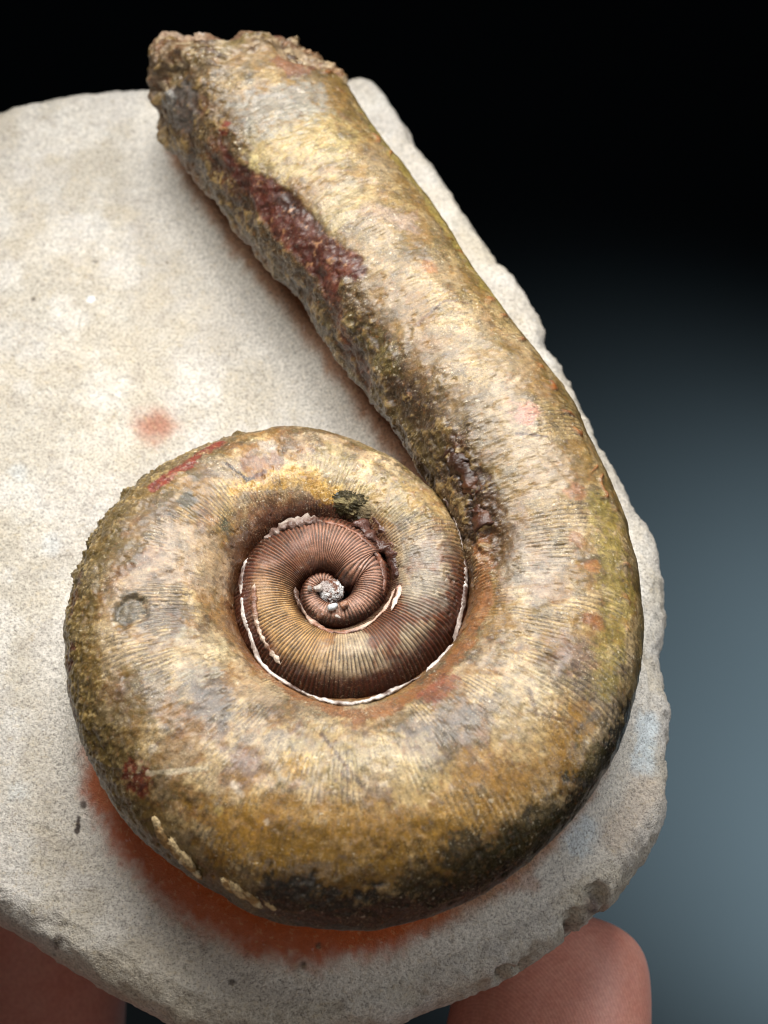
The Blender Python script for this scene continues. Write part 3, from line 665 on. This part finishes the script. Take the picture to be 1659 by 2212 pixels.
# ---- pedestal of matrix left standing under the shell
NPV = 26
ps = np.linspace(S_SPLIT + .2, lim - .12, 900)
pcx, pcy, pa, pb = (np.interp(ps, SS, CL[:, k]) for k in range(4)); pnx, pny = np.interp(ps, SS, NX), np.interp(ps, SS, NY)
prof = []
for k in range(NPV // 2):
    q = k / (NPV // 2 - 1); z = 0.02 + q * (ZC - 0.10); prof.append((0.90 - 0.30 * math.sin(min(q * 1.7, 1) * math.pi * .5) + .22 * max(0, q - .6), z))
prof = prof + [(-a, z) for a, z in prof[::-1]]
PD = np.array([[[x + nx * a * u, y + ny * a * u, z] for u, z in prof] for x, y, a, nx, ny in zip(pcx, pcy, pa, pnx, pny)])
PN = grid_normals(PD, False)
PD = PD + PN * ((fbm(PD, 4, 4) - .5) * .10)[..., None]
pc = np.broadcast_to(lin((176, 126, 84)), PD.shape).copy()
pphi = np.interp(ps, SS, kphi)
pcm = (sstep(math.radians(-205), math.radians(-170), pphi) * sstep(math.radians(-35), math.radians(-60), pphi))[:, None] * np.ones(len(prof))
pc = mixc(pc, lin((206, 100, 34)), .95 * pcm)  # orange light through the shell, painted on the lower left stretch
pc = mixc(pc, lin((96, 52, 30)), .7 * sstep(.5, .62, fbm(PD, 3, 4, .6, 4)) * (1 - pcm))
ped = mesh_obj('matrix_pedestal', PD.reshape(-1, 3), grid_faces(900, len(prof), False), M_ROCK, spec, pc.reshape(-1, 3), {'painted_glow': .8 * pcm})
ped['label'] = 'brown stone left standing under the shell, amber light painted at lower left'

# ---- thin ridges of white shell along the seams
def spline_px(pts, n):
    pts = np.array(pts, float); d = np.concatenate([[0], np.cumsum(np.hypot(*np.diff(pts, axis=0).T))])
    t = np.linspace(0, d[-1], n); s = 0.03 * n
    return np.stack([gsmooth(np.interp(t, d, pts[:, k]), s) for k in (0, 1)], -1)
def ridge(name, pts, rad, cols, lift=0.0, wob=0.5, parent=inner, label=None, bead=0.0, seed=0):
    n = max(40, int(sum(math.dist(a, b) for a, b in zip(pts[:-1], pts[1:])) / 3))
    q = spline_px(pts, n); L = [locate(x, y) for x, y in q]
    C = np.array([l[1] + l[2] * lift for l in L])
    for k in range(3): C[:, k] = gsmooth(C[:, k], 7.0)
    T_ = np.gradient(C, axis=0); T_ /= np.linalg.norm(T_, axis=1)[:, None] + 1e-9
    Nn = gsmooth3(np.array([l[2] for l in L])); Bn = np.cross(T_, Nn); Bn /= np.linalg.norm(Bn, axis=1)[:, None] + 1e-9; Nn = np.cross(Bn, T_)
    w_ = rad * (1.1 + 2.2 * wob * (fbm(C, 3.5, 3, .65, seed) - .5) * 2 + bead * np.sin(np.arange(n) * 1.05 + 3 * fbm(C, 3, 2, .5, seed)))
    w_ = np.maximum(w_, rad * .04)
    w_ *= np.minimum(1, np.minimum(np.arange(n), np.arange(n)[::-1]) / 4 + .08)
    ns_ = 14; A = np.arange(ns_) / ns_ * TAU
    Pm = C[:, None] + w_[:, None, None] * (np.cos(A)[None, :, None] * Bn[:, None] + .6 * np.sin(A)[None, :, None] * Nn[:, None])
    Pm = Pm + (np.stack([fbm(Pm, 22, 2, .6, seed + k) for k in range(3)], -1) - .5) * rad * 1.1
    c = np.broadcast_to(lin(cols[0]), Pm.shape).copy(); c = mixc(c, lin(cols[1]), sstep(.42, .62, fbm(Pm, 3, 4, .65, seed + 9)))
    c = mixc(c, lin((70, 40, 28)), .9 * sstep(.56, .66, fbm(Pm, 5, 4, .65, seed + 19)))
    ob = mesh_obj(name, Pm.reshape(-1, 3), grid_faces(n, ns_), M_CRYS, parent, c.reshape(-1, 3))
    if label: ob['label'] = label
    return ob
def gsmooth3(a): return np.stack([gsmooth(a[:, k], 3.0) for k in range(3)], -1)
WHITE, PINK, CLAY = ((222, 212, 204), (150, 134, 124)), ((206, 180, 160), (150, 104, 82)), ((168, 120, 92), (120, 80, 66))
ridge('seam_ridge', [(948, 1062), (975, 1105), (998, 1165), (1010, 1230), (1006, 1300), (992, 1350), (976, 1384)], .022, WHITE, .0, .5, seed=1)
ridge('seam_ridge', [(978, 1390), (950, 1418), (915, 1445)], .020, WHITE, .0, .5, seed=2)
ridge('seam_ridge', [(908, 1452), (860, 1484), (800, 1513), (755, 1521), (700, 1514), (650, 1492), (600, 1456), (560, 1415), (532, 1365), (518, 1310), (516, 1250), (530, 1200)], .019, WHITE, .0, .7, seed=3)
ridge('beaded_ridge', [(552, 1255), (544, 1300), (552, 1345), (572, 1395), (604, 1435)], .018, ((214, 196, 176), (128, 88, 66)), .01, .6, bead=.3, seed=4)
ridge('seam_ridge', [(560, 1165), (600, 1140), (640, 1126), (690, 1120)], .050, ((186, 172, 160), (110, 86, 76)), .0, .8, bead=.3, seed=5)
ridge('seam_ridge', [(690, 1122), (740, 1130), (790, 1160), (822, 1200), (838, 1250), (830, 1290)], .020, ((136, 88, 66), (92, 58, 44)), .0, .5, seed=6)
ridge('inner_rim', [(640, 1265), (642, 1300), (660, 1332), (695, 1358), (735, 1370), (780, 1358), (815, 1335), (842, 1300), (852, 1268)], .022, PINK, .0, .6, seed=7)
ridge('inner_rim', [(846, 1318), (858, 1290), (862, 1262)], .022, ((230, 206, 190), (200, 150, 130)), .01, .6, seed=8)

# ---- lumps: crystalline nucleus and crusts
def lump(name, px, py,  size, cols, parent, lift=0.0, seed=0, nlat=26, mat=M_CRYS, amp=.8, f=9, label=None, squash=(1, 1, .55), rot=0.0, at=None):
    l = locate(px, py) if at is None else (0, np.array(at), np.array([0, 0, 1.0])); c0 = l[1] + l[2] * lift
    a, b = np.meshgrid(np.linspace(0.001, math.pi - .001, nlat), np.arange(2 * nlat) / (2 * nlat) * TAU, indexing='ij')
    U = np.stack([np.sin(a) * np.cos(b), np.sin(a) * np.sin(b), np.cos(a)], -1)
    r_ = 1 + amp * (np.abs(fbm(U * size + seed, f, 3, .6, seed) - .5) * 2 - .2)
    L_ = U * r_[..., None] * size * np.array(squash)
    z = Vector(l[2]).to_track_quat('Z', 'Y').to_matrix(); R_ = np.array(Matrix(z) @ Matrix.Rotation(rot, 3, 'Z'))
    Pm = c0 + L_ @ R_.T
    c = np.broadcast_to(lin(cols[0]), Pm.shape).copy()
    c = mixc(c, lin(cols[1]), sstep(.44, .56, fbm(Pm, 8, 4, .6, seed + 3)))
    if len(cols) > 2: c = mixc(c, lin(cols[2]), sstep(.58, .66, fbm(Pm, 11, 3, .6, seed + 13)))
    ob = mesh_obj(name, Pm.reshape(-1, 3), grid_faces(nlat, 2 * nlat), mat, parent, c.reshape(-1, 3))
    if label: ob['label'] = label
    return ob
lump('nucleus', 708, 1296, .12, ((150, 138, 132), (104, 66, 48), (192, 190, 188)), spec, 0, 1, 70, amp=.24, f=30, at=(OX + .0, OY + .0, ZC + .20), squash=(1, 1, .7), label='crystalline grey and white core of the coil')
rs = random.Random(5)
for k in range(9):
    x, y = 712 + rs.uniform(-42, 36), 1290 + rs.uniform(-34, 44)
    lump('crystal', x, y, rs.uniform(.02, .042), [((206, 208, 208), (160, 166, 170)), ((176, 166, 158), (126, 112, 104)), ((156, 112, 86), (104, 72, 56))][k % 3], inner, .03, k, 14, amp=.9, f=14, squash=(1.2, .8, .7), rot=rs.uniform(0, 6))
lump('crystal', 722, 1276, .085, ((240, 248, 252), (200, 218, 228)), inner, .05, 31, 20, amp=1.0, f=12, squash=(1.1, .9, .6))
lump('crust', 752, 1092, .15, ((52, 46, 26), (74, 68, 42), (132, 120, 84)), outer, -.03, 41, 44, M_ROCK, .5, 34, squash=(1.5, .8, .35))
lump('crust', 782, 1112, .10, ((74, 66, 44), (110, 96, 70)), outer, -.02, 42, 30, M_ROCK, .5, 34, squash=(1.2, .9, .35))
ridge('crust', [(772, 1122), (805, 1142), (832, 1172), (848, 1210), (853, 1252)], .055, ((92, 58, 48), (62, 36, 28)), -.01, .9, seed=61)
ridge('crust', [(800, 1118), (828, 1150), (850, 1190)], .035, ((110, 76, 62), (72, 44, 34)), -.005, .9, seed=62)
ridge('crust', [(958, 968), (990, 1005), (1015, 1050), (1032, 1100), (1040, 1150)], .075, ((84, 50, 30), (50, 28, 16)), -.03, .9, parent=outer, seed=63)
ridge('crust', [(1000, 1000), (1030, 1040), (1046, 1085)], .05, ((118, 80, 48), (70, 42, 24)), -.02, .9, parent=outer, seed=64)
for k, (x, y, s) in enumerate([(335, 1780, .05), (352, 1805, .07), (378, 1838, .08), (402, 1862, .075), (425, 1886, .05), (490, 1916, .06), (515, 1925, .07), (548, 1942, .075), (580, 1955, .06)]):
    lump('crust', x, y, s, ((206, 182, 138), (160, 128, 84), (226, 208, 170)), outer, .0, 90 + k, 22, M_ROCK, .5, 34, squash=(1.5, .8, .45), rot=-.7)

# ------------------------------------------------------------------ the hand that holds the slab from below
def make_hand():
    verts, edges, rad = [], [], []
    def chain(pts, start=None):
        prev = start
        for x, y, z, r in pts:
            verts.append((x, y, z)); rad.append(r); i = len(verts) - 1
            if prev is not None: edges.append((prev, i))
            prev = i
        return prev
    palm = chain([(1.2, -15.5, -5.2, 2.5), (0.6, -12.4, -5.0, 2.6)])
    k1 = chain([(0.4, -10.2, -4.6, 2.2)], palm)
    tip = on_plane(1235, 2105, -2.0)
    # visible thumb on the right
    chain([(1.6, tip[1] - 5.6, -4.6, 1.45), (1.1, tip[1] - 3.6, -3.8, 1.25), (tip[0] - .52, tip[1] - 1.9, -3.0, 1.12), (tip[0] - .22, tip[1] - .60, -2.6, 1.08), (tip[0] - .10, tip[1] + .20, -2.5, 1.02), (tip[0] - .04, tip[1] + .72, -2.5, .82)], palm)
    # four fingers under the slab, to the left
    chain([(-2.2, -8.6, -6.2, 1.1), (-3.2, -6.2, -6.0, 1.2), (-3.9, -3.6, -5.0, 1.2), (-3.4, -1.8, -3.2, .95), (-3.1, -1.2, -2.3, .72)], k1)
    chain([(-3.9, -9.0, -6.4, 1.05), (-5.3, -6.4, -6.2, 1.1), (-6.0, -3.6, -5.2, 1.05), (-5.5, -1.8, -3.3, .85), (-5.2, -1.2, -2.4, .65)], k1)
    chain([(-5.4, -9.8, -6.6, .95), (-7.4, -7.2, -6.2, .95), (-8.0, -4.4, -5.0, .9), (-7.5, -2.6, -3.4, .75), (-7.2, -2.0, -2.6, .56)], k1)
    chain([(-6.4, -11.2, -6.8, .8), (-9.2, -8.6, -6.0, .76), (-9.8, -6.2, -4.8, .7), (-9.3, -4.6, -3.6, .6), (-9.0, -4.0, -3.0, .46)], k1)
    me = bpy.data.meshes.new('hand'); me.from_pydata(verts, edges, [])
    ob = link(bpy.data.objects.new('hand', me))
    m = ob.modifiers.new('skin', 'SKIN')
    for i, r in enumerate(rad): me.skin_vertices[0].data[i].radius = (r, r); me.skin_vertices[0].data[i].use_root = (i == 0)
    m.branch_smoothing = .6; m.use_smooth_shade = True
    s = ob.modifiers.new('sub', 'SUBSURF'); s.levels = 4; s.render_levels = 4
    dg = bpy.context.evaluated_depsgraph_get(); ev = ob.evaluated_get(dg)
    new = bpy.data.meshes.new_from_object(ev); ob.modifiers.clear(); ob.data = new
    n = len(new.vertices); co = np.empty(n * 3, np.float32); new.vertices.foreach_get('co', co); co = co.reshape(-1, 3)
    c0 = np.array([tip[0] - 1.1, tip[1] - 1.1, -2.2])
    d = co - c0
    ph = np.hypot(d[:, 0] * 1.0, d[:, 1] * .85) / 0.030 * TAU
    am = sstep(2.6, 1.6, np.linalg.norm(co - np.array([tip[0], tip[1], -2.2]), axis=1))
    for nm, v in (('ridge', ph), ('ridge_amount', am)):
        a = new.attributes.new(nm, 'FLOAT', 'POINT'); a.data.foreach_set('value', v.astype(np.float32))
    new.polygons.foreach_set('use_smooth', np.ones(len(new.polygons), bool))
    new.materials.clear(); new.materials.append(M_SKIN)
    ob['label'] = 'hand holding the stone slab from below with one fingertip at lower right'
    ob['category'] = 'hand'
    return ob
make_hand()
